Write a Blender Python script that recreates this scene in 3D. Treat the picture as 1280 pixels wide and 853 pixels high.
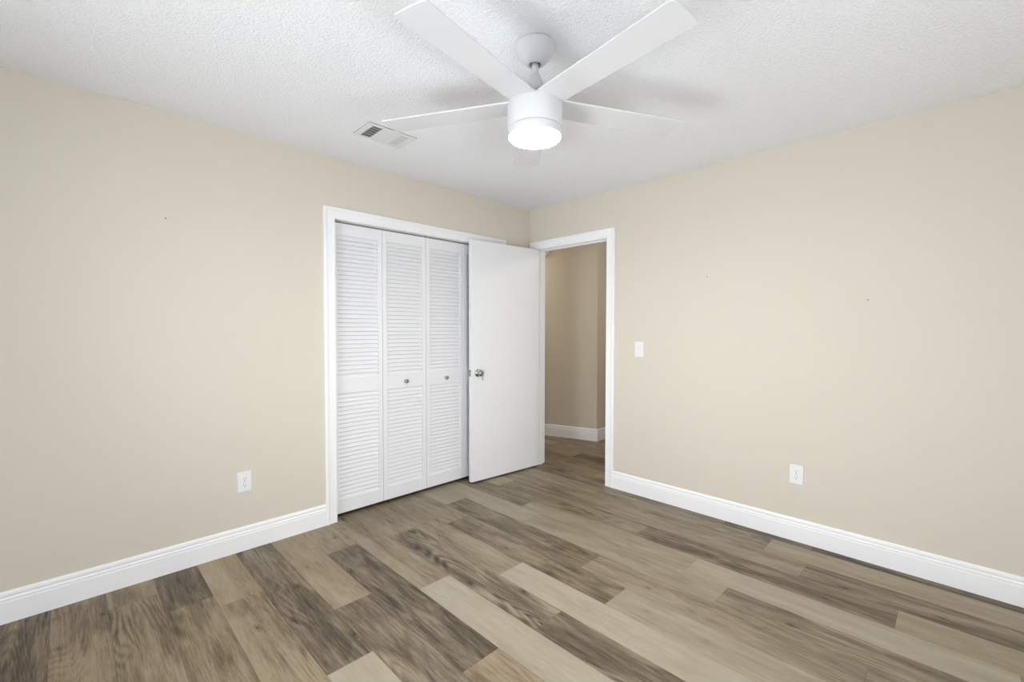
import bpy, bmesh, math, random
from mathutils import Vector, Matrix

for o in list(bpy.data.objects):
    bpy.data.objects.remove(o, do_unlink=True)
SC = bpy.context.scene
COL = SC.collection
PI = math.pi
R = math.radians

# ------------------------------------------------------------------ camera
F_PX, YAW, PITCH, ROLL = 561.456, 0.7896674, 0.0259400, 0.0014417
CAM = Vector((-3.17662, -2.96763, 1.30222))
cam_d = bpy.data.cameras.new('camera')
cam_d.sensor_fit = 'HORIZONTAL'
cam_d.sensor_width = 36.0
cam_d.lens = 36.0 * F_PX / 1280.0
cam_d.clip_start = 0.02
cam = bpy.data.objects.new('camera', cam_d)
COL.objects.link(cam)
fw = Vector((math.cos(YAW) * math.cos(PITCH), math.sin(YAW) * math.cos(PITCH), -math.sin(PITCH)))
rt = Vector((math.sin(YAW), -math.cos(YAW), 0))
up = rt.cross(fw)
c_, s_ = math.cos(ROLL), math.sin(ROLL)
rt2 = rt * c_ + up * s_
up2 = up * c_ - rt * s_
M3 = Matrix((rt2, up2, -fw)).transposed()
cam.matrix_world = Matrix.Translation(CAM) @ M3.to_4x4()
SC.camera = cam

# ------------------------------------------------------------------ exposure, world, added lamps
SC.view_settings.view_transform = 'Standard'
SC.view_settings.look = 'None'
SC.view_settings.exposure = 0.07
SC.view_settings.gamma = 1.0
SC.view_settings.use_curve_mapping = False
W = bpy.data.worlds.new('sky')
SC.world = W
W.use_nodes = True
W.node_tree.nodes['Background'].inputs[0].default_value = (0.82, 0.90, 1.0, 1)
W.node_tree.nodes['Background'].inputs[1].default_value = 1.6


def area_light(name, loc, direction, sx, sy, power, color=(1, 1, 1), spread=180):
    d = bpy.data.lights.new(name, 'AREA')
    d.shape = 'RECTANGLE'
    d.size, d.size_y = sx, sy
    d.energy = power
    d.color = color
    d.spread = R(spread)
    o = bpy.data.objects.new(name, d)
    COL.objects.link(o)
    o.location = loc
    o.rotation_euler = Vector(direction).to_track_quat('-Z', 'Y').to_euler()
    return o


ROOM_W, ROOM_S = -4.30, -4.20      # walls behind the camera
H = 2.44
T = 0.115
# unseen windows behind the camera, placed and sized for the light: west, south
WIN_W = (-2.90, -0.50, 0.20, 2.05)   # y0 y1 z0 z1
WIN_S = (-3.80, -1.40, 0.20, 2.05)   # x0 x1 z0 z1
UPLIGHT_C = (0.90, 0.955, 1.0)
# area lamps added inside the windows, aimed up to brighten ceiling and walls
area_light('added_uplight_south', (-2.6, ROOM_S + 0.06, 0.56), (0.1, 1, 0.5), 2.3, 0.68, 25, UPLIGHT_C)
area_light('added_uplight_south_narrow', (-2.6, ROOM_S + 0.08, 0.58), (0.1, 1, 0.6), 2.3, 0.68, 6, UPLIGHT_C, 120)
area_light('added_uplight_west', (ROOM_W + 0.06, -1.7, 0.56), (1, -0.05, 0.42), 0.68, 2.3, 38, UPLIGHT_C, 115)
area_light('added_hall_light', (0.95, -1.55, 2.36), (0.1, 0.8, -1), 0.3, 0.3, 8.5, (1.0, 0.96, 0.90))  # unseen lamp added to lighten the hall walls
area_light('added_hall_end_light', (0.55, 1.15, 2.40), (0.1, 0, -1), 0.3, 0.3, 6.5, (1.0, 0.96, 0.90))  # second unseen lamp, added to lift the left part of the hall wall


# ------------------------------------------------------------------ materials
def new_mat(name):
    m = bpy.data.materials.new(name)
    m.use_nodes = True
    nt = m.node_tree
    b = nt.nodes['Principled BSDF']
    return m, nt, b


def srgb(r, g, b):
    def f(c):
        c /= 255.0
        return c / 12.92 if c <= 0.04045 else ((c + 0.055) / 1.055) ** 2.4
    return (f(r), f(g), f(b), 1.0)


def paint(name, col, rough=0.6, bump=0.0, scale=200.0, detail=3.0, var=0.0, spec=0.3):
    m, nt, b = new_mat(name)
    b.inputs['Base Color'].default_value = col
    b.inputs['Roughness'].default_value = rough
    b.inputs['Specular IOR Level'].default_value = spec
    tc = nt.nodes.new('ShaderNodeTexCoord')
    if var > 0:
        n = nt.nodes.new('ShaderNodeTexNoise')
        n.inputs['Scale'].default_value = 1.3
        n.inputs['Detail'].default_value = 2
        nt.links.new(tc.outputs['Object'], n.inputs['Vector'])
        mx = nt.nodes.new('ShaderNodeMix')
        mx.data_type = 'RGBA'
        mx.inputs[6].default_value = tuple(c * (1 - var) for c in col[:3]) + (1,)
        mx.inputs[7].default_value = tuple(min(1, c * (1 + var)) for c in col[:3]) + (1,)
        nt.links.new(n.outputs['Fac'], mx.inputs[0])
        nt.links.new(mx.outputs[2], b.inputs['Base Color'])
    if bump > 0:
        n2 = nt.nodes.new('ShaderNodeTexNoise')
        n2.inputs['Scale'].default_value = scale
        n2.inputs['Detail'].default_value = detail
        nt.links.new(tc.outputs['Object'], n2.inputs['Vector'])
        bp = nt.nodes.new('ShaderNodeBump')
        bp.inputs['Strength'].default_value = 1.0
        bp.inputs['Distance'].default_value = bump
        nt.links.new(n2.outputs['Fac'], bp.inputs['Height'])
        nt.links.new(bp.outputs['Normal'], b.inputs['Normal'])
    return m


def metal(name, col, rough):
    m, nt, b = new_mat(name)
    b.inputs['Base Color'].default_value = col
    b.inputs['Metallic'].default_value = 1.0
    b.inputs['Roughness'].default_value = rough
    tc = nt.nodes.new('ShaderNodeTexCoord')
    n = nt.nodes.new('ShaderNodeTexNoise')
    n.inputs['Scale'].default_value = 60
    nt.links.new(tc.outputs['Object'], n.inputs['Vector'])
    mr = nt.nodes.new('ShaderNodeMapRange')
    mr.inputs[3].default_value = rough * 0.8
    mr.inputs[4].default_value = rough * 1.2
    nt.links.new(n.outputs['Fac'], mr.inputs[0])
    nt.links.new(mr.outputs[0], b.inputs['Roughness'])
    return m


MAT = {}
MAT['wall'] = paint('beige_wall_paint', srgb(220, 212, 198), 0.7, 0.0004, 320, 2, 0.012, 0.2)
MAT['hall_wall'] = paint('hall_wall_paint', srgb(218, 208, 190), 0.7, 0.0004, 320, 2, 0.012, 0.2)
MAT['trim'] = paint('white_gloss_trim', srgb(250, 250, 251), 0.35, 0.0, var=0.004)
MAT['door'] = paint('white_door_paint', srgb(242, 242, 244), 0.4, 0.00012, 90, 3, 0.006)
MAT['louver'] = paint('white_louver_paint', srgb(239, 239, 241), 0.45, 0.0, var=0.005)
MAT['fan'] = paint('white_fan_enamel', srgb(221, 221, 223), 0.4, 0.0, var=0.004)
MAT['plastic'] = paint('white_plastic', srgb(240, 240, 240), 0.35, 0.0, var=0.004)
MAT['slot'] = paint('dark_slot', srgb(96, 94, 92), 0.7, 0.0, var=0.02)
MAT['dark'] = paint('dark_cavity', srgb(58, 56, 54), 0.9, 0.0, var=0.05)
MAT['vent'] = paint('white_vent_enamel', srgb(232, 232, 232), 0.5, 0.0, var=0.01)
MAT['vent_shade'] = paint('duct_shade_paint', srgb(70, 70, 70), 0.8, 0.0, var=0.05)
MAT['nickel'] = metal('brushed_nickel', srgb(158, 156, 153), 0.28)
MAT['chrome'] = metal('polished_nickel', srgb(172, 172, 173), 0.16)


def ceiling_material():
    m, nt, b = new_mat('textured_ceiling_paint')
    b.inputs['Base Color'].default_value = srgb(249, 250, 253)
    b.inputs['Roughness'].default_value = 0.85
    b.inputs['Specular IOR Level'].default_value = 0.15
    tc = nt.nodes.new('ShaderNodeTexCoord')
    n = nt.nodes.new('ShaderNodeTexNoise')
    n.inputs['Scale'].default_value = 95
    n.inputs['Detail'].default_value = 3
    n.inputs['Roughness'].default_value = 0.55
    nt.links.new(tc.outputs['Object'], n.inputs['Vector'])
    cr = nt.nodes.new('ShaderNodeValToRGB')
    cr.color_ramp.elements[0].position = 0.42
    cr.color_ramp.elements[1].position = 0.66
    nt.links.new(n.outputs['Fac'], cr.inputs[0])
    bp = nt.nodes.new('ShaderNodeBump')
    bp.inputs['Strength'].default_value = 0.75
    bp.inputs['Distance'].default_value = 0.0031
    nt.links.new(cr.outputs[0], bp.inputs['Height'])
    nt.links.new(bp.outputs['Normal'], b.inputs['Normal'])
    return m


MAT['ceiling'] = ceiling_material()


def glow_material():
    m, nt, b = new_mat('frosted_lit_diffuser')
    b.inputs['Base Color'].default_value = (0.9, 0.9, 0.9, 1)
    b.inputs['Roughness'].default_value = 0.5
    b.inputs['Emission Color'].default_value = (1, 0.985, 0.965, 1)
    b.inputs['Emission Strength'].default_value = 190.0
    return m


MAT['glow'] = glow_material()


def glass_material():
    m, nt, b = new_mat('window_glass')
    b.inputs['Base Color'].default_value = (1, 1, 1, 1)
    b.inputs['Roughness'].default_value = 0.0
    b.inputs['Transmission Weight'].default_value = 1.0
    b.inputs['IOR'].default_value = 1.45
    return m


MAT['glass'] = glass_material()


def floor_material():
    """wood-look vinyl: tone, seed and warmth per plank come from a face attribute"""
    m, nt, b = new_mat('vinyl_plank')
    N, L = nt.nodes, nt.links

    def node(t, **kw):
        n = N.new(t)
        for k, v in kw.items():
            setattr(n, k, v)
        return n

    def math_(op, a, bb, clamp=False):
        n = node('ShaderNodeMath', operation=op, use_clamp=clamp)
        for i, v in enumerate((a, bb)):
            if isinstance(v, (int, float)):
                n.inputs[i].default_value = v
            elif v is not None:
                L.new(v, n.inputs[i])
        return n.outputs[0]

    att = node('ShaderNodeAttribute', attribute_name='plank')
    sep = node('ShaderNodeSeparateColor')
    L.new(att.outputs['Color'], sep.inputs[0])
    tone, seed, warm = sep.outputs[0], sep.outputs[1], sep.outputs[2]
    fig = att.outputs['Alpha']
    tc = node('ShaderNodeTexCoord')
    sx = node('ShaderNodeSeparateXYZ')
    L.new(tc.outputs['Object'], sx.inputs[0])
    sd = math_('MULTIPLY', seed, 53.0)

    def coords(kx, ky, off=0.0):
        c = node('ShaderNodeCombineXYZ')
        L.new(math_('MULTIPLY', sx.outputs[0], kx), c.inputs[0])
        L.new(math_('MULTIPLY', sx.outputs[1], ky), c.inputs[1])
        L.new(math_('ADD', sd, off), c.inputs[2])
        return c.outputs[0]

    def noise(vec, scale, detail, rough=0.55, dist=0.0):
        n = node('ShaderNodeTexNoise')
        n.inputs['Scale'].default_value = scale
        n.inputs['Detail'].default_value = detail
        n.inputs['Roughness'].default_value = rough
        n.inputs['Distortion'].default_value = dist
        L.new(vec, n.inputs['Vector'])
        return n.outputs['Fac']

    broad = noise(coords(6.5, 1.5), 1.6, 5, 0.6, 0.9)             # dark clouds and bands along a plank
    streak = noise(coords(55, 2.4, 7.1), 1.0, 5, 0.70, 0.35)       # long streaks
    fine = noise(coords(210, 10.0, 3.3), 1.0, 3, 0.7, 0.2)       # pores
    # cathedral figure: contour lines of a smooth stretched field, only in patches
    field = noise(coords(4.6, 0.62, 1.7), 1.25, 1.5, 0.45, 0.3)
    rings = math_('SINE', math_('ADD', math_('MULTIPLY', field, 135.0), math_('MULTIPLY', streak, 5.0)), 0.0)
    patch = node('ShaderNodeMapRange')
    patch.inputs[1].default_value = 0.46
    patch.inputs[2].default_value = 0.68
    L.new(noise(coords(5.0, 1.5, 9.4), 1.0, 2), patch.inputs[0])
    rings = math_('MULTIPLY', rings, patch.outputs[0])
    # knots
    vor = node('ShaderNodeTexVoronoi', voronoi_dimensions='2D')
    vor.inputs['Scale'].default_value = 1.0
    kc = node('ShaderNodeCombineXYZ')
    warp = noise(coords(20, 9, 2.2), 1.0, 2)
    L.new(math_('ADD', math_('ADD', math_('MULTIPLY', sx.outputs[0], 7.0), math_('MULTIPLY', seed, 171.0)),
                math_('MULTIPLY', warp, 0.16)), kc.inputs[0])
    L.new(math_('ADD', math_('MULTIPLY', sx.outputs[1], 3.0), math_('MULTIPLY', seed, 293.0)), kc.inputs[1])
    L.new(kc.outputs[0], vor.inputs['Vector'])
    vs = node('ShaderNodeSeparateColor')
    L.new(vor.outputs['Color'], vs.inputs[0])
    some = math_('GREATER_THAN', vs.outputs[0], 0.55)
    dist = vor.outputs['Distance']
    core = math_('POWER', math_('SUBTRACT', 1.0, math_('MULTIPLY', dist, 9.0), True), 1.2)
    halo = math_('POWER', math_('SUBTRACT', 1.0, math_('MULTIPLY', dist, 2.6), True), 2.0)
    krings = math_('MULTIPLY', math_('SINE', math_('MULTIPLY', dist, 75.0), 0.0), halo)
    knot = math_('ADD', core, math_('ADD', math_('MULTIPLY', krings, 0.30), math_('MULTIPLY', halo, 0.28)))
    knot = math_('MULTIPLY', math_('MULTIPLY', knot, some), math_('ADD', math_('MULTIPLY', fig, 0.7), 0.2))
    band = noise(coords(13, 0.45, 4.4), 1.0, 2, 0.5, 0.4)

    v = math_('MULTIPLY', math_('SUBTRACT', broad, 0.5), 0.95)
    v = math_('ADD', v, math_('MULTIPLY', math_('SUBTRACT', streak, 0.5), 0.68))
    v = math_('ADD', v, math_('MULTIPLY', math_('SUBTRACT', fine, 0.5), 0.75))
    wf = math_('MULTIPLY', rings, 0.16)
    v = math_('ADD', v, math_('MULTIPLY', wf, fig))
    v = math_('ADD', v, math_('MULTIPLY', math_('SUBTRACT', band, 0.5), 0.45))
    v = math_('SUBTRACT', v, math_('MULTIPLY', knot, 0.34))
    # less contrast on light planks
    con = math_('SUBTRACT', 1.15, math_('MULTIPLY', tone, 0.70))
    v = math_('ADD', tone, math_('MULTIPLY', v, con), False)
    cr = node('ShaderNodeValToRGB')
    e = cr.color_ramp.elements
    e[0].position = 0.0
    e[0].color = srgb(*FLOOR_C[0])
    e[1].position = 1.0
    e[1].color = srgb(*FLOOR_C[4])
    for ps, c in ((0.25, FLOOR_C[1]), (0.5, FLOOR_C[2]), (0.75, FLOOR_C[3])):
        q = e.new(ps)
        q.color = srgb(*c)
    L.new(v, cr.inputs[0])
    # warm planks are a touch more yellow
    mx = node('ShaderNodeMix', data_type='RGBA', blend_type='MULTIPLY')
    L.new(warm, mx.inputs[0])
    L.new(cr.outputs[0], mx.inputs[6])
    mx.inputs[7].default_value = (1.05, 0.96, 0.79, 1)
    L.new(mx.outputs[2], b.inputs['Base Color'])
    rr = node('ShaderNodeMapRange')
    rr.inputs[3].default_value = 0.36
    rr.inputs[4].default_value = 0.52
    L.new(fine, rr.inputs[0])
    L.new(rr.outputs[0], b.inputs['Roughness'])
    b.inputs['Specular IOR Level'].default_value = 0.35
    bp = node('ShaderNodeBump')
    bp.inputs['Strength'].default_value = 0.35
    bp.inputs['Distance'].default_value = 0.0008
    L.new(fine, bp.inputs['Height'])
    L.new(bp.outputs['Normal'], b.inputs['Normal'])
    return m


FLOOR_C = ((57, 48, 38), (105, 93, 77), (145, 132, 113), (161, 151, 133), (174, 165, 149))
MAT['floor'] = floor_material()


# ------------------------------------------------------------------ mesh helpers
class MB:
    """collects shapes; build() links them as ONE mesh object"""

    def __init__(self):
        self.bm = bmesh.new()

    def _faces(self, verts, faces, mi=0, smooth=False):
        vs = [self.bm.verts.new(v) for v in verts]
        out = []
        for f in faces:
            try:
                fc = self.bm.faces.new([vs[i] for i in f])
                fc.material_index = mi
                fc.smooth = smooth
                out.append(fc)
            except ValueError:
                pass
        return out

    def box(self, x0, x1, y0, y1, z0, z1, mi=0, bevel=0.0, mat=None, seg=2):
        t = bmesh.new()
        g = bmesh.ops.create_cube(t, size=1.0)
        for v in t.verts:
            v.co = Vector(((x0 + x1) / 2 + v.co.x * (x1 - x0), (y0 + y1) / 2 + v.co.y * (y1 - y0),
                           (z0 + z1) / 2 + v.co.z * (z1 - z0)))
        if bevel > 0:
            bmesh.ops.bevel(t, geom=list(t.edges), offset=bevel, segments=seg, profile=0.6, affect='EDGES')
        self._merge(t, mi, mat)
        return self

    def _merge(self, t, mi, mat=None, smooth=False):
        if mat is not None:
            t.transform(mat)
        t.normal_update()
        idx = {}
        for v in t.verts:
            idx[v] = self.bm.verts.new(v.co)
        for f in t.faces:
            try:
                n = self.bm.faces.new([idx[v] for v in f.verts])
                n.material_index = mi
                n.smooth = smooth or f.smooth
            except ValueError:
                pass
        t.free()

    def lathe(self, prof, seg=64, mi=0, mat=None, cap0=False, cap1=False):
        """prof: (r, z) from top to bottom about the z axis"""
        t = bmesh.new()
        rings = []
        for r, z in prof:
            if r < 1e-6:
                rings.append([t.verts.new((0, 0, z))])
            else:
                rings.append([t.verts.new((r * math.cos(2 * PI * k / seg), r * math.sin(2 * PI * k / seg), z)) for k in range(seg)])
        for a, b in zip(rings, rings[1:]):
            for k in range(seg):
                k2 = (k + 1) % seg
                if len(a) == 1 and len(b) == 1:
                    continue
                if len(a) == 1:
                    f = t.faces.new((a[0], b[k2], b[k]))
                elif len(b) == 1:
                    f = t.faces.new((a[k], a[k2], b[0]))
                else:
                    f = t.faces.new((a[k], a[k2], b[k2], b[k]))
                f.smooth = True
        if cap0 and len(rings[0]) > 1:
            t.faces.new(rings[0])
        if cap1 and len(rings[-1]) > 1:
            t.faces.new(list(reversed(rings[-1])))
        bmesh.ops.recalc_face_normals(t, faces=t.faces)
        self._merge(t, mi, mat)
        return self

    def prism(self, poly, a0, a1, axis='y', mi=0, mat=None, smooth=False):
        """extrude a closed 2-D outline along an axis"""
        t = bmesh.new()

        def P(u, v, w):
            return {'y': (u, w, v), 'x': (w, u, v), 'z': (u, v, w)}[axis]
        A = [t.verts.new(P(u, v, a0)) for u, v in poly]
        B = [t.verts.new(P(u, v, a1)) for u, v in poly]
        n = len(poly)
        for i in range(n):
            f = t.faces.new((A[i], A[(i + 1) % n], B[(i + 1) % n], B[i]))
            f.smooth = smooth
        t.faces.new(list(reversed(A)))
        t.faces.new(B)
        bmesh.ops.recalc_face_normals(t, faces=t.faces)
        self._merge(t, mi, mat)
        return self

    def sweep(self, prof, path, out_dirs, face_dir, closed_prof=True, mi=0):
        """sweep a profile (u, v) along a path; at path point i the vertex is
        p + u * out_dirs[i] + v * face_dir (mitres are in out_dirs)"""
        t = bmesh.new()
        fd = Vector(face_dir)
        rings = []
        for p, d in zip(path, out_dirs):
            rings.append([t.verts.new(Vector(p) + u * Vector(d) + v * fd) for u, v in prof])
        n = len(prof)
        for a, b in zip(rings, rings[1:]):
            for i in range(n if closed_prof else n - 1):
                t.faces.new((a[i], a[(i + 1) % n], b[(i + 1) % n], b[i]))
        t.faces.new(list(reversed(rings[0])))
        t.faces.new(rings[-1])
        bmesh.ops.recalc_face_normals(t, faces=t.faces)
        self._merge(t, mi)
        return self

    def build(self, name, mats, parent=None, loc=None):
        me = bpy.data.meshes.new(name)
        self.bm.normal_update()
        self.bm.to_mesh(me)
        self.bm.free()
        for m in (mats if isinstance(mats, (list, tuple)) else [mats]):
            me.materials.append(m)
        o = bpy.data.objects.new(name, me)
        COL.objects.link(o)
        if parent is not None:
            o.parent = parent
        if loc is not None:
            o.location = loc
        return o


def tag(o, label=None, cat=None, group=None, kind=None):
    if label:
        o['label'] = label
    if cat:
        o['category'] = cat
    if group:
        o['group'] = group
    if kind:
        o['kind'] = kind
    return o


def thing(name, label, cat, loc=(0, 0, 0), rotz=0.0, group=None, kind=None):
    o = bpy.data.objects.new(name, None)
    o.empty_display_size = 0.1
    COL.objects.link(o)
    o.location = loc
    o.rotation_euler = (0, 0, rotz)
    return tag(o, label, cat, group, kind)


def struct(o, label=None, cat=None):
    return tag(o, label, cat, None, 'structure')


# ------------------------------------------------------------------ floor
EDGE0, PW = -3.25, 0.1863      # first seam in x, plank width
LEN = 1.22
# joints (y, tone of the plank in front of it ...) per row, measured along the floor:
# each row: list of (y_top, tone, warm, figure) planks running toward -y from y_top
ROWS = {
    -1: [(0.50, .30, .35, .6)],
    0: [(0.62, .42, .55, .8), (-1.05, .42, .5, .5)],
    1: [(0.80, .50, .6, .5), (-0.20, .42, .5, 1.0), (-1.42, .5, .3, .5)],
    2: [(0.70, .27, .3, .5), (-0.415, .41, .55, 1.0), (-1.63, .4, .3, .5)],
    3: [(0.62, .56, .7, .5), (-0.536, .47, .55, 1.0), (-1.76, .4, .3, .5)],
    4: [(-0.085 + .1, .26, .1, 1.0), (-1.305, .84, .1, .3)],
    5: [(0.28, .54, .55, .6), (-0.935, .34, .15, .7), (-2.15, .5, .3, .5)],
    6: [(0.80, .44, .35, .8), (-0.40, .26, .1, .6), (-1.65, .48, .6, .8)],
    7: [(0.15, .48, .3, .9), (-1.068, .82, .05, .4), (-2.29, .3, .2, .6)],
    8: [(0.75, .46, .25, .4), (-0.455, .30, .15, 1.0), (-1.68, .34, .1, 1.0)],
    9: [(-0.03, .50, .2, .5), (-1.25, .83, .05, .4), (-2.47, .5, .2, .5)],
    10: [(0.67, .46, .2, .5), (-0.55, .32, .2, .5), (-1.79, .66, .05, .7), (-3.0, .4, .2, .5)],
    11: [(0.93, .74, .1, .4), (-0.28, .33, .25, .6), (-1.51, .46, .1, .8), (-2.73, .4, .2, .6)],
    12: [(0.33, .72, .1, .3), (-0.89, .58, .1, .5), (-2.15, .40, .1, .9), (-3.37, .4, .2, .5)],
    13: [(0.55, .36, .3, .4), (-0.69, .54, .1, .4), (-1.922, .76, .05, .3), (-3.14, .5, .2, .5)],
    14: [(0.95, .70, .15, .3), (-0.255, .40, .25, .6), (-1.52, .34, .15, .6), (-2.775, .60, .2, .7)],
    15: [(0.12, .44, .2, .4), (-1.10, .46, .15, .5), (-2.375, .30, .25, .8), (-3.6, .4, .2, .5)],
    16: [(0.31, .52, .2, .4), (-0.91, .36, .2, .5), (-2.15, .64, .45, .4), (-3.37, .4, .2, .5)],
    17: [(0.70, .32, .3, .5), (-0.60, .36, .2, .5), (-1.85, .20, .5, .3), (-2.35, .15, .5, .3), (-3.57, .3, .5, .5)],
    18: [(0.56, .42, .6, .4), (-0.66, .62, .8, .3), (-1.88, .4, .3, .4)],
    19: [(0.80, .36, .6, .4), (-0.42, .34, .6, .4), (-1.6, .4, .5, .4)],
    20: [(1.07, .48, .6, .4), (-0.15, .14, .7, .4), (-1.37, .4, .5, .4)],
    21: [(0.30, .46, .6, .4), (-0.92, .4, .6, .4)],
    22: [(0.75, .40, .6, .4), (-0.46, .46, .6, .4)],
}


def build_floor():
    rnd = random.Random(5)
    X0, X1, Y0, Y1 = ROOM_W - T, 2.6, ROOM_S - T, 1.75
    bm = bmesh.new()
    lay = bm.loops.layers.float_color.new('plank')
    gap = 0.0005

    def quad(x0, x1, y0, y1, z, tone, warm, fig, seed):
        x0, x1, y0, y1 = max(x0, X0), min(x1, X1), max(y0, Y0), min(y1, Y1)
        if x1 - x0 < 0.002 or y1 - y0 < 0.002:
            return
        f = bm.faces.new([bm.verts.new(p) for p in ((x0, y0, z), (x1, y0, z), (x1, y1, z), (x0, y1, z))])
        for l in f.loops:
            l[lay] = (tone, seed, warm, fig)
    # dark underlay seen only in the hairline seams
    quad(X0, X1, Y0, Y1, -0.0012, 0.0, 0.3, 0.0, 0.5)
    k = int(math.floor((X0 - EDGE0) / PW))
    while EDGE0 + k * PW < X1:
        xa, xb = EDGE0 + k * PW + gap, EDGE0 + (k + 1) * PW - gap
        row = list(ROWS.get(k, []))
        if not row:
            y = 0.2 + rnd.random()
            row = [(y, rnd.choice((.3, .38, .44, .5, .6)), .4, .5)]
        # continue upward to Y1 and downward to Y0 with planks of standard length
        y = row[0][0]
        while y < Y1:
            y += LEN
            row.insert(0, (y, rnd.choice((.3, .38, .44, .5, .6)), .5, .5))
        while row[-1][0] - LEN > Y0:
            row.append((row[-1][0] - LEN, rnd.choice((.3, .38, .44, .5, .6)), .3, .5))
        for i, (yt, tone, warm, fig) in enumerate(row):
            yb = row[i + 1][0] if i + 1 < len(row) else Y0
            quad(xa, xb, yb + gap, yt - gap, 0.0, tone, warm, fig, rnd.random())
        k += 1
    # slab below, so that the floor has a thickness
    t = bmesh.ops.create_cube(bm, size=1.0)
    for v in t['verts']:
        v.co = Vector(((X0 + X1) / 2 + v.co.x * (X1 - X0), (Y0 + Y1) / 2 + v.co.y * (Y1 - Y0), -0.052 + v.co.z * 0.1))
    me = bpy.data.meshes.new('floor')
    bm.to_mesh(me)
    bm.free()
    me.materials.append(MAT['floor'])
    o = bpy.data.objects.new('floor', me)
    COL.objects.link(o)
    return struct(o, 'grey brown wood-look plank floor running through bedroom and hall', 'floor')


build_floor()

# ------------------------------------------------------------------ ceiling and walls
struct(MB().box(ROOM_W - T, 2.6, ROOM_S - T, 1.75, H, H + 0.1).build('ceiling', MAT['ceiling']),
       'white knockdown textured ceiling', 'ceiling')

CX0, CX1, CZ = -1.905, -0.395, 2.036     # closet opening
DY0, DY1, DZ = -0.874, -0.098, 2.053     # doorway clear opening (between the jamb boards)
JT = 0.018                               # jamb board thickness

wl = MB()
wl.box(ROOM_W - T, CX0 - JT, 0, T, 0, H)
wl.box(CX1 + JT, T, 0, T, 0, H)
wl.box(CX0 - JT, CX1 + JT, 0, T, CZ + JT, H)
struct(wl.build('wall_left', MAT['wall']), 'beige wall with the louvered closet', 'wall')

wr = MB()
wr.box(0, T, ROOM_S - T, DY0 - JT, 0, H)
wr.box(0, T, DY1 + JT, 0.0, 0, H)
wr.box(0, T, DY0 - JT, DY1 + JT, DZ + JT, H)
struct(wr.build('wall_right', MAT['wall']), 'beige wall with the doorway to the hall', 'wall')


def wall_with_window(name, axis, pos, a0, a1, win, label):
    w0, w1, z0, z1 = win
    m = MB()

    def bx(p0, p1, q0, q1):
        if axis == 'x':
            m.box(pos - T, pos, p0, p1, q0, q1)
        else:
            m.box(p0, p1, pos - T, pos, q0, q1)
    bx(a0, w0, 0, H)
    bx(w1, a1, 0, H)
    bx(w0, w1, 0, z0)
    bx(w0, w1, z1, H)
    struct(m.build(name, MAT['wall']), label, 'wall')


wall_with_window('wall_back', 'x', ROOM_W, ROOM_S, 0, WIN_W, 'beige wall facing the doorway wall')
wall_with_window('wall_near', 'y', ROOM_S, ROOM_W - T, 0, WIN_S, 'beige wall facing the closet wall')


def window(name, axis, pos, win, label):
    w0, w1, z0, z1 = win
    root = thing(name, label, 'window', kind='structure')

    def bx(m, p0, p1, q0, q1, d0, d1, bev=0.0):
        if axis == 'x':
            m.box(pos - d1, pos - d0, p0, p1, q0, q1, 0, bev)
        else:
            m.box(p0, p1, pos - d1, pos - d0, q0, q1, 0, bev)
    f = MB()
    fw_ = 0.05
    bx(f, w0, w0 + fw_, z0, z1, 0.03, 0.09)
    bx(f, w1 - fw_, w1, z0, z1, 0.03, 0.09)
    bx(f, w0 + fw_, w1 - fw_, z0, z0 + fw_, 0.03, 0.09)
    bx(f, w0 + fw_, w1 - fw_, z1 - fw_, z1, 0.03, 0.09)
    zm = (z0 + z1) / 2
    bx(f, w0 + fw_, w1 - fw_, zm - 0.02, zm + 0.02, 0.035, 0.08)
    f.build('window_frame', MAT['trim'], root)
    g = MB()
    bx(g, w0 + fw_, w1 - fw_, z0 + fw_, zm - 0.02, 0.06, 0.066)
    bx(g, w0 + fw_, w1 - fw_, zm + 0.02, z1 - fw_, 0.06, 0.066)
    g.build('window_pane', MAT['glass'], root)
    s = MB()
    if axis == 'x':
        s.box(pos - 0.03, pos + 0.04, w0 - 0.03, w1 + 0.03, z0 - 0.025, z0, 0, 0.004)
    else:
        s.box(w0 - 0.03, w1 + 0.03, pos - 0.03, pos + 0.04, z0 - 0.025, z0, 0, 0.004)
    s.build('window_sill', MAT['trim'], root)


window('window_1', 'x', ROOM_W, WIN_W, 'unseen white framed window in the wall facing the doorway')
window('window_2', 'y', ROOM_S, WIN_S, 'unseen white framed window in the wall facing the closet')

# closet interior
ci = MB()
ci.box(-2.3, -0.05, T + 0.60, T + 0.66, 0, H)
ci.box(-2.36, -2.3, T, T + 0.66, 0, H)
ci.box(-0.05, T, T, T + 0.66, 0, H)
struct(ci.build('wall_closet', MAT['wall']), 'beige wall inside the closet', 'wall')

# hall beyond the doorway
HC = Vector((1.190, 0.030))
HD = Vector((-0.203, 0.638)).normalized()
HE = HC + HD * 1.75
hw = MB()
hw.prism([(HC.x, HC.y), (HE.x, HE.y), (HE.x + 1.0, HE.y), (2.6, HE.y), (2.6, HC.y)], 0, H, axis='z')
struct(hw.build('wall_hall', MAT['hall_wall']), 'beige hallway wall corner seen through the doorway', 'wall')
hs = MB()
hs.box(T, 2.7, -2.0, -1.9, 0, H)
hs.box(2.6, 2.7, -1.9, 0.03, 0, H)
hs.box(T, 0.72, 1.69, 1.75, 0, H)
hs.box(0.05, T, T + 0.66, 1.69, 0, H)
struct(hs.build('wall_hall_far', MAT['hall_wall']), 'beige end walls of the hallway', 'wall')

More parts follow.
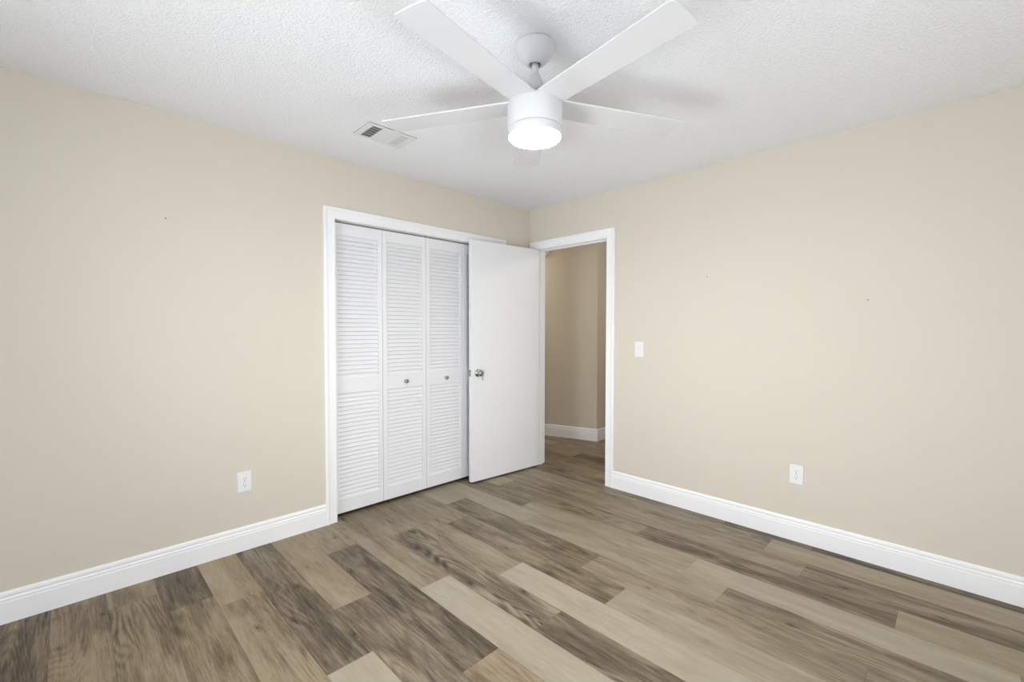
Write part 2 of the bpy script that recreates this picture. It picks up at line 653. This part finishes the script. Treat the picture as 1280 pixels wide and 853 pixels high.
# ------------------------------------------------------------------ baseboards and casings
BASE = [(0, 0), (0.0145, 0), (0.0145, 0.094), (0.0125, 0.0965), (0.0125, 0.1035), (0.0138, 0.106), (0.0115, 0.111),
        (0.0085, 0.1135), (0.0090, 0.117), (0.0105, 0.122), (0.0100, 0.129), (0.0075, 0.1355), (0.0040, 0.1395), (0, 0.140)]


def baseboard(name, p0, p1, nrm, label, m0=0.0, m1=0.0):
    """p0->p1 along the wall foot, nrm = direction out of the wall; m0/m1 = mitre slopes"""
    d = (Vector(p1) - Vector(p0)).normalized()
    n = Vector((nrm[0], nrm[1], 0))
    d3 = Vector((d.x, d.y, 0))
    t = MB()
    path = [Vector((p0[0], p0[1], 0)), Vector((p1[0], p1[1], 0))]
    t.sweep([(u, v) for u, v in BASE], path, [n + d3 * m0, n + d3 * m1], (0, 0, 1))
    return struct(t.build(name, MAT['trim']), label, 'baseboard')


CW = 0.076
baseboard('baseboard_left', (ROOM_W, 0), (CX0 - CW + 0.0055, 0), (0, -1), 'white molded baseboard along the wall left of the closet')
baseboard('baseboard_right', (0, DY0 - CW + 0.0055), (0, ROOM_S), (-1, 0), 'white molded baseboard along the wall right of the doorway')
baseboard('baseboard_corner', (CX1 + CW - 0.0055, 0), (0, 0), (0, -1), 'white baseboard behind the open door')
baseboard('baseboard_back', (ROOM_W, ROOM_S), (ROOM_W, 0), (1, 0), 'white baseboard under the window facing the doorway')
baseboard('baseboard_near', (0, ROOM_S), (ROOM_W, ROOM_S), (0, 1), 'white baseboard under the window facing the closet')
hn = Vector((-HD.y, HD.x))
if hn.x > 0:
    hn = -hn
# outside corner of the hall wall: both boards are mitred along the bisector
bis = (hn + Vector((0, -1)))
bis = bis / (bis.dot(hn))
t_ = MB()
t_.sweep(BASE, [Vector((HE.x, HE.y, 0)), Vector((HC.x, HC.y, 0)), Vector((2.6, HC.y, 0))],
         [Vector((hn.x, hn.y, 0)), Vector((bis.x, bis.y, 0)), Vector((0, -1, 0))], (0, 0, 1))
struct(t_.build('baseboard_hall', MAT['trim']), 'white baseboard turning the hallway corner', 'baseboard')

CAS = [(0, 0), (0, 0.0095), (0.003, 0.0118), (0.010, 0.0118), (0.013, 0.0105), (0.050, 0.0125), (0.054, 0.0150),
       (0.058, 0.0175), (0.066, 0.0180), (0.073, 0.0165), (CW, 0.0130), (CW, 0)]


def casing(name, axis, a0, a1, ztop, label, wl_=1.0, wr_=1.0):
    """door casing round an opening a0..a1 (inner edges), mitred at the top corners"""
    m = MB()
    if axis == 'x':       # on the left wall (y = 0), facing -y
        P = lambda a, z: Vector((a, 0, z))
        A = Vector((1, 0, 0))
        face = (0, -1, 0)
    else:                 # on the right wall (x = 0), facing -x
        P = lambda a, z: Vector((0, a, z))
        A = Vector((0, 1, 0))
        face = (-1, 0, 0)
    Z = Vector((0, 0, 1))
    path = [P(a0, 0), P(a0, ztop), P(a1, ztop), P(a1, 0)]
    outs = [-A * wl_, -A * wl_ + Z, A * wr_ + Z, A * wr_]
    m.sweep(CAS, path, outs, face)
    return struct(m.build(name, MAT['trim']), label, 'door casing')


casing('trim_1', 'x', CX0 + 0.005, CX1 - 0.005, CZ + 0.0, 'white casing framing the louvered closet doors')
casing('trim_2', 'y', DY0 - 0.003, DY1 + 0.005, DZ + 0.003, 'white casing framing the doorway to the hall', 1.0, 1.1)

# jamb linings
j = MB()
j.box(CX0 - JT, CX0, 0.0, T, 0, CZ + JT)
j.box(CX1, CX1 + JT, 0.0, T, 0, CZ + JT)
j.box(CX0, CX1, 0.0, T, CZ, CZ + JT)
struct(j.build('trim_3', MAT['trim']), 'white lining boards inside the closet opening', 'door jamb')
j = MB()
j.box(0, T, DY0 - JT, DY0, 0, DZ + JT, 0)
j.box(0, T, DY1, DY1 + JT, 0, DZ + JT, 0)
j.box(0, T, DY0, DY1, DZ, DZ + JT, 0)
# stops
j.box(0.040, 0.075, DY0, DY0 + 0.010, 0, DZ)
j.box(0.040, 0.075, DY1 - 0.010, DY1, 0, DZ)
j.box(0.040, 0.075, DY0 + 0.010, DY1 - 0.010, DZ - 0.010, DZ)
struct(j.build('trim_4', MAT['trim']), 'white jamb boards with door stop inside the doorway', 'door jamb')
# hall-side casing of the doorway
m = MB()
m.sweep(CAS, [Vector((T, DY0 - 0.003, 0)), Vector((T, DY0 - 0.003, DZ + .003)), Vector((T, DY1 + 0.005, DZ + .003)), Vector((T, DY1 + 0.005, 0))],
        [Vector((0, -1, 0)), Vector((0, -1, 1)), Vector((0, 1, 1)), Vector((0, 1, 0))], (1, 0, 0))
struct(m.build('trim_5', MAT['trim']), 'white casing on the hall side of the doorway', 'door casing')

# ------------------------------------------------------------------ closet bifold doors
PANEL_W = (CX1 - CX0) / 4
PZ0, PZ1 = 0.028, 2.026
PY = 0.045                # front face of the panels
PT = 0.028
ST = 0.034                # stile width


def knob_mesh(parent, loc, s=1.0):
    """small round pull pointing to -y"""
    k = MB()
    prof = [(0.0095, 0.0), (0.0095, 0.002), (0.006, 0.004), (0.0055, 0.012), (0.010, 0.015), (0.0150, 0.019),
            (0.0158, 0.023), (0.0140, 0.027), (0.008, 0.0295), (0.0, 0.030)]
    k.lathe([(r * s, z * s) for r, z in prof], 32, 0, Matrix.Rotation(PI / 2, 4, 'X'), cap0=True)
    return k.build('knob', MAT['nickel'], parent, loc)


def louver_bank(x0, x1, z0, z1, n):
    m = MB()
    sp = (z1 - z0) / n
    ch, th, ang = 0.0345, 0.0060, R(66)
    c, s = math.cos(ang), math.sin(ang)
    for i in range(n):
        zc = z0 + (i + 0.5) * sp
        yc = 0.0115
        # section in (y, z): long axis goes back and up
        pts = []
        for a, b in ((-.5, -.35), (-.47, -.5), (.5, -.5), (.5, .5), (-.47, .5), (-.5, .35)):
            u, v = a * ch, b * th
            pts.append((yc + u * c - v * s, zc + u * s + v * c))
        pts = [(min(max(y, 0.0025), PT - 0.001), z) for y, z in pts]
        m.prism(pts, x0, x1, axis='x')
    return m


def bifold(name, first, knob_panel, label):
    x_left = CX0 + first * PANEL_W
    root = thing(name, label, 'closet door', (x_left, PY, 0), kind='structure')
    for k in range(2):
        xa = k * PANEL_W + 0.0015
        xb = (k + 1) * PANEL_W - 0.0015
        if first == 0 and k == 0:
            xa += 0.003
        if first == 2 and k == 1:
            xb -= 0.003
        f = MB()
        bv = 0.0012
        f.box(xa, xa + ST, 0, PT, PZ0, PZ1, 0, bv, seg=1)
        f.box(xb - ST, xb, 0, PT, PZ0, PZ1, 0, bv, seg=1)
        for z0, z1 in ((PZ0, 0.124), (0.856, 0.962), (1.944, PZ1)):
            f.box(xa + ST, xb - ST, 0, PT, z0, z1, 0, 0.0008, seg=1)
        fr = f.build('panel', MAT['louver'], root)
        louver_bank(xa + ST, xb - ST, 0.124, 0.856, 25).build('louvers', MAT['louver'], fr)
        louver_bank(xa + ST, xb - ST, 0.962, 1.944, 33).build('louvers', MAT['louver'], fr)
        if k == knob_panel:
            kb = knob_mesh(fr, ((xa + xb) / 2 + (-0.0 if first == 0 else 0.0), 0, 0.905))
            kb['label'] = 'small round nickel knob'
        # track pins at the top
        px = xb - 0.02 if (k == 1 and first == 0) else (xa + 0.02 if (k == 0 and first == 2) else None)
        if px is not None:
            p = MB()
            p.lathe([(0.004, 0.0105), (0.004, 0.0)], 16, cap0=True, cap1=True)
            p.build('guide_pin', MAT['plastic'], fr, (px, 0.010, PZ1))
    return root


bifold('door_2', 0, 1, 'left pair of white louvered bifold closet doors, knob on its right panel')
bifold('door_3', 2, 0, 'right pair of white louvered closet doors, partly behind the open door')

# ------------------------------------------------------------------ open entry door
HCOR = Vector((-0.030, -0.140))          # visible hinge-side corner
FCOR = Vector((-0.785, -0.080))          # visible free corner
dv = (FCOR - HCOR)
DLEN = 0.762
th = math.atan2(dv.y, dv.x)
DTH = 0.035
DB, DTOP = 0.016, 2.048
# local frame: x along the slab from the hinge to the free edge, y = 0 visible face, +y toward viewer side
door = thing('door_1', 'open white flush slab door leaning back over the closet, with silver knob', 'door',
             (HCOR.x, HCOR.y, 0), th, kind='structure')
# local +y after rotation by ~175 deg points to -y world (toward the camera): slab lies at local y in [-DTH, 0]
s = MB()
s.box(0, DLEN, -DTH, 0, DB, DTOP, 0, 0.0015, seg=1)
s.build('slab', MAT['door'], door)
KX, KZ = DLEN - 0.066, 0.935


def door_knob(side):
    k = MB()
    prof = [(0.0325, 0.0), (0.0325, 0.003), (0.029, 0.007), (0.018, 0.010), (0.0125, 0.013), (0.0125, 0.026), (0.018, 0.031),
            (0.0250, 0.037), (0.0275, 0.045), (0.0262, 0.053), (0.020, 0.060), (0.011, 0.0625), (0.0, 0.063)]
    sgn = -PI / 2 if side > 0 else PI / 2
    y = 0.0 if side > 0 else -DTH
    k.lathe(prof, 40, 0, Matrix.Translation((KX, y, KZ)) @ Matrix.Rotation(sgn, 4, 'X'), cap0=True)
    o = k.build('knob', MAT['chrome'], door)
    o['label'] = 'shiny silver round knob'
    return o


door_knob(1)
lp = MB()
lp.box(DLEN - 0.0005, DLEN + 0.0012, -DTH / 2 - 0.0125, -DTH / 2 + 0.0125, KZ - 0.028, KZ + 0.028, 0, 0.0004, seg=1)
lp.box(DLEN + 0.001, DLEN + 0.008, -DTH / 2 - 0.006, -DTH / 2 + 0.006, KZ - 0.009, KZ + 0.009, 0, 0.001, seg=1)
lp.build('latch_plate', MAT['nickel'], door)['label'] = 'silver latch plate on the door edge'
for hz in (0.26, 1.05, 1.80):
    h = MB()
    h.lathe([(0.0055, 0.045), (0.0055, -0.045)], 16, 0, Matrix.Translation((-0.004, -DTH - 0.004, hz)), cap0=True, cap1=True)
    h.box(-0.0015, 0.0005, -DTH, -0.006, hz - 0.044, hz + 0.044)
    h.build('hinge', MAT['nickel'], door)

# small key hanging from the door knob
key = thing('key', 'small metal key hanging from the knob of the open white door', 'key')
MW = Matrix.Translation((HCOR.x, HCOR.y, 0)) @ Matrix.Rotation(th, 4, 'Z')
kp = MW @ Vector((KX - 0.004, 0.061, KZ))
key.location = kp
key.rotation_euler = (0, 0, th)
kb = MB()
kb.box(-0.0012, 0.0012, -0.002, 0.012, -0.009, 0.009, 0, 0.0005, seg=1)
kb.box(-0.0010, 0.0010, 0.001, 0.010, -0.0125, -0.008, 0, 0.0004, seg=1)
kb.build('key_bow', MAT['nickel'], key)
kr = MB()
t = bmesh.new()
NR, nr = 24, 8
RR, rr_ = 0.008, 0.0009
ring = [[t.verts.new(((RR + rr_ * math.cos(2 * PI * b / nr)) * math.cos(2 * PI * a / NR), rr_ * math.sin(2 * PI * b / nr),
                      (RR + rr_ * math.cos(2 * PI * b / nr)) * math.sin(2 * PI * a / NR))) for b in range(nr)] for a in range(NR)]
for a in range(NR):
    for b in range(nr):
        t.faces.new((ring[a][b], ring[(a + 1) % NR][b], ring[(a + 1) % NR][(b + 1) % nr], ring[a][(b + 1) % nr]))
bmesh.ops.recalc_face_normals(t, faces=t.faces)
kr._merge(t, 0, Matrix.Translation((0, 0.006, -0.018)), True)
kr.box(-0.0035, 0.0035, 0.0045, 0.0075, -0.058, -0.026, 0, 0.0008, seg=1)
kr.build('key_ring', MAT['nickel'], key)

# ------------------------------------------------------------------ ceiling fan
FX, FY = -1.8255, -1.7336
fan = thing('ceiling_fan', 'white five-blade ceiling fan with a glowing round light, hanging from the ceiling', 'ceiling fan',
            (FX, FY, H))
c = MB()
c.lathe([(0.0, -0.001), (0.076, -0.001), (0.078, -0.004), (0.078, -0.010), (0.0765, -0.016), (0.070, -0.032), (0.060, -0.050),
         (0.048, -0.066), (0.036, -0.076), (0.030, -0.079), (0.0245, -0.080), (0.0225, -0.078), (0.0225, -0.060)], 64)
c.build('canopy', MAT['fan'], fan)
b = MB()
b.lathe([(0.0, -0.040), (0.0215, -0.052), (0.0215, -0.066), (0.014, -0.070)], 32)
b.build('hanger_ball', MAT['slot'], fan)
d = MB()
d.lathe([(0.0135, -0.050), (0.0135, -0.150)], 32, cap0=True, cap1=True)
d.build('downrod', MAT['fan'], fan)
y = MB()
y.lathe([(0.0135, -0.118), (0.017, -0.1185), (0.020, -0.124), (0.030, -0.150), (0.033, -0.158), (0.0335, -0.175), (0.031, -0.182),
         (0.028, -0.184), (0.028, -0.232)], 48)
y.build('coupling_cover', MAT['fan'], fan)
mh = MB()
mh.lathe([(0.028, -0.228), (0.080, -0.229), (0.104, -0.2305), (0.1085, -0.233), (0.110, -0.237), (0.110, -0.328), (0.1085, -0.332),
          (0.104, -0.333), (0.101, -0.333)], 96)
mh.build('motor_housing', MAT['fan'], fan)
lr = MB()
lr.lathe([(0.098, -0.332), (0.103, -0.3335), (0.1065, -0.3365), (0.1070, -0.340), (0.1070, -0.364), (0.1055, -0.367), (0.1040, -0.3665)], 96)
light_kit = lr.build('light_kit', MAT['fan'], fan)
ld = MB()
ld.lathe([(0.1045, -0.3655), (0.1043, -0.368), (0.100, -0.3725), (0.085, -0.378), (0.06, -0.3815), (0.03, -0.3835), (0.0, -0.384)], 96)
ld.build('light_diffuser', MAT['glow'], light_kit)['label'] = 'frosted glowing light cover'

BL_Z = 2.204 - H


def blade_mesh():
    m = MB()
    t = bmesh.new()
    r0, r1 = 0.088, 0.668
    outline = []
    w0, w1 = 0.060, 0.068
    # lower side, tip with eased corners, upper side
    outline += [(r0, -w0), (r0 + 0.06, -w0 - 0.002), (r1 - 0.014, -w1), (r1 - 0.006, -w1 + 0.002), (r1 - 0.002, -w1 + 0.007)]
    outline += [(r1, -w1 + 0.015), (r1, w1 - 0.015)]
    outline += [(r1 - 0.002, w1 - 0.007), (r1 - 0.006, w1 - 0.002), (r1 - 0.014, w1), (r0 + 0.06, w0 + 0.002), (r0, w0)]
    hT = 0.0035
    A = [t.verts.new((x, yy, -hT)) for x, yy in outline]
    B = [t.verts.new((x, yy, hT)) for x, yy in outline]
    n = len(outline)
    t.faces.new(list(reversed(A)))
    t.faces.new(B)
    for i in range(n):
        t.faces.new((A[i], A[(i + 1) % n], B[(i + 1) % n], B[i]))
    bmesh.ops.recalc_face_normals(t, faces=t.faces)
    bmesh.ops.bevel(t, geom=[e for e in t.edges if abs(e.verts[0].co.z - e.verts[1].co.z) < 1e-6], offset=0.0012, segments=1, affect='EDGES')
    m._merge(t, 0)
    return m


bl = blade_mesh().build('blade', MAT['fan'], fan)
blades = [bl]
for k in range(1, 5):
    o = bl.copy()
    COL.objects.link(o)
    o.parent = fan
    blades.append(o)
for k, o in enumerate(blades):
    a = R(46.2 + 72 * k)
    # pitched so that the counter-clockwise edge hangs lower
    mm = Matrix.Translation((0, 0, BL_Z)) @ Matrix.Rotation(a, 4, 'Z') @ Matrix.Rotation(R(-4.5), 4, 'X')
    o.matrix_local = mm

# ------------------------------------------------------------------ ceiling register
VX0, VX1, VY0, VY1 = -1.978, -1.676, -0.648, -0.448
vent = thing('air_vent', 'white rectangular air vent in the ceiling left of the fan', 'air vent',
             ((VX0 + VX1) / 2, (VY0 + VY1) / 2, H))
VW, VD = (VX1 - VX0) / 2, (VY1 - VY0) / 2
fu, fv = VW - 0.033, VD - 0.022           # opening half sizes
f = MB()


def frame_bar(m, x0, x1, y0, y1, z0, z1):
    m.box(x0, x1, y0, y1, z0, z1, 0, 0.0015, seg=1)


frame_bar(f, -VW, VW, -VD, -fv, -0.0075, -0.0022)
frame_bar(f, -VW, VW, fv, VD, -0.0075, -0.0022)
frame_bar(f, -VW, -fu, -fv, fv, -0.0075, -0.0022)
frame_bar(f, fu, VW, -fv, fv, -0.0075, -0.0022)
f.box(-fu + 0.062, fu - 0.062, -fv, fv, -0.008, -0.002, 0, 0.0008, seg=1)
f.build('frame', MAT['vent'], vent)
bk = MB()
bk.box(-VW + 0.0005, VW - 0.0005, -VD + 0.0005, VD - 0.0005, -0.0022, -0.0002)  # dark plate painted as the shade in the duct and round the frame
bk.build('duct_shade_plate', MAT['vent_shade'], vent)['label'] = 'dark plate painted as the shade behind vanes and frame'
for side in (-1, 1):
    v = MB()
    n = 6
    x0 = -fu if side < 0 else fu - 0.062
    for i in range(n):
        xc = x0 + 0.062 * (i + 0.5) / n
        hw_ = 0.0050 if side < 0 else 0.0023
        v.box(-hw_, hw_, -fv, fv, -0.0005, 0.0005, 0,
              mat=Matrix.Translation((xc, 0, -0.0058)) @ Matrix.Rotation(R(-40 if side < 0 else 42), 4, 'Y'))
    for q in range(1, 5):
        yq = -fv + 2 * fv * q / 5
        v.box(x0, x0 + 0.062, yq - 0.0007, yq + 0.0007, -0.004, -0.002)
    v.build('vanes', MAT['vent'], vent)


# ------------------------------------------------------------------ outlets, switch, nails
def wall_frame(wall, a, z):
    """matrix: local x along the wall to the viewer's right, y up, z out of the wall"""
    if wall == 'left':
        return Matrix.Translation((a, 0, z)) @ Matrix(((1, 0, 0, 0), (0, 0, -1, 0), (0, 1, 0, 0), (0, 0, 0, 1)))
    return Matrix.Translation((0, a, z)) @ Matrix(((0, 0, -1, 0), (-1, 0, 0, 0), (0, 1, 0, 0), (0, 0, 0, 1)))


def plate_mesh(w, h, d):
    m = MB()
    t = bmesh.new()
    bmesh.ops.create_cube(t, size=1.0)
    for v in t.verts:
        s_ = 1.0 if v.co.z < 0 else 0.93
        v.co = Vector((v.co.x * w * s_, v.co.y * h * (1.0 if v.co.z < 0 else 0.955), (v.co.z + 0.5) * d))
    bmesh.ops.bevel(t, geom=list(t.edges), offset=0.0012, segments=2, affect='EDGES')
    m._merge(t, 0)
    return m


def receptacle_mesh():
    m = MB()
    # rounded face with flat top and bottom
    pts = []
    for k in range(36):
        a = 2 * PI * k / 36
        pts.append((0.0172 * math.cos(a), max(-0.0132, min(0.0132, 0.0172 * math.sin(a)))))
    m.prism(pts, 0.0, 0.0022, axis='z')
    return m


def slots_mesh():
    m = MB()
    for x, w, hh in ((-0.0063, 0.0018, 0.0085), (0.0063, 0.0018, 0.0068)):
        m.box(x - w / 2, x + w / 2, 0.0030 - hh / 2 + 0.001, 0.0030 + hh / 2 + 0.001, 0.0018, 0.00235)
    m.lathe([(0.0027, 0.00235), (0.0027, 0.0018)], 16, 0, Matrix.Translation((0, -0.0068, 0)), cap0=True, cap1=True)
    return m


def outlet(wall, a, z, label):
    root = thing('power_outlet', label, 'outlet', group=None)
    root.matrix_world = wall_frame(wall, a, z)
    plate_mesh(0.076, 0.120, 0.006).build('plate', MAT['plastic'], root)
    for dy in (0.0195, -0.0195):
        so = receptacle_mesh().build('socket', MAT['plastic'], root, (0, dy, 0.0058))
        slots_mesh().build('pin_holes', MAT['slot'], so)['label'] = 'dark pin holes'
    sc = MB()
    sc.lathe([(0.0, 0.0016), (0.0022, 0.0012), (0.0031, 0.0)], 16)
    sc.build('screw', MAT['nickel'], root, (0, 0, 0.0058))
    return root


outlet('left', -2.449, 0.404, 'white duplex power outlet on the wall left of the closet')
outlet('right', -2.254, 0.411, 'white duplex power outlet on the wall right of the doorway')

sw = thing('light_switch', 'white toggle light switch on the wall beside the doorway', 'light switch')
sw.matrix_world = wall_frame('right', -1.177, 1.146)
plate_mesh(0.076, 0.120, 0.006).build('plate', MAT['plastic'], sw)
tg = MB()
tg.box(-0.0055, 0.0055, -0.0125, 0.0125, 0.0, 0.0012, 0, 0.0004, seg=1)
tg.box(-0.0042, 0.0042, -0.004, 0.004, -0.002, 0.012, 0, 0.001, mat=Matrix.Translation((0, 0.002, 0)) @ Matrix.Rotation(R(-28), 4, 'X'))
tg.build('toggle', MAT['plastic'], sw, (0, 0, 0.0058))
for dy in (0.030, -0.030):
    sc = MB()
    sc.lathe([(0.0, 0.0014), (0.0022, 0.001), (0.0030, 0.0)], 16)
    sc.build('screw', MAT['plastic'], sw, (0, dy, 0.0058))


def nail(wall, a, z, label):
    m = MB()
    m.lathe([(0.0, 0.003), (0.0028, 0.0026), (0.0034, 0.0016), (0.0018, 0.0010), (0.0015, -0.004)], 16)
    o = m.build('nail', MAT['slot'])
    o.matrix_world = wall_frame(wall, a, z)
    tag(o, label, 'nail', 'nails left in the walls')


nail('left', -2.797, 1.883, 'tiny nail in the beige wall left of the closet')
nail('right', -1.695, 1.672, 'tiny nail in the right wall, the one nearer the doorway')
nail('right', -2.582, 1.470, 'tiny nail in the right wall, the one farther from the doorway')

# ------------------------------------------------------------------ round fixture on the hall wall
sd = thing('smoke_detector', 'round white fixture high on the hallway wall, half hidden by the door frame', 'smoke detector')
pos = HC + HD * 0.70
sd.location = (pos.x, pos.y, 2.292)
sd.rotation_euler = (PI / 2, 0, math.atan2(hn.y, hn.x) + PI / 2)
q = MB()
q.lathe([(0.0, 0.034), (0.050, 0.034), (0.075, 0.032), (0.092, 0.027), (0.100, 0.019), (0.103, 0.010)], 64)
q.build('cover', MAT['plastic'], sd)
q = MB()
q.lathe([(0.103, 0.010), (0.108, 0.009), (0.109, 0.0), (0.0, 0.0)], 64)
q.build('base', MAT['plastic'], sd)
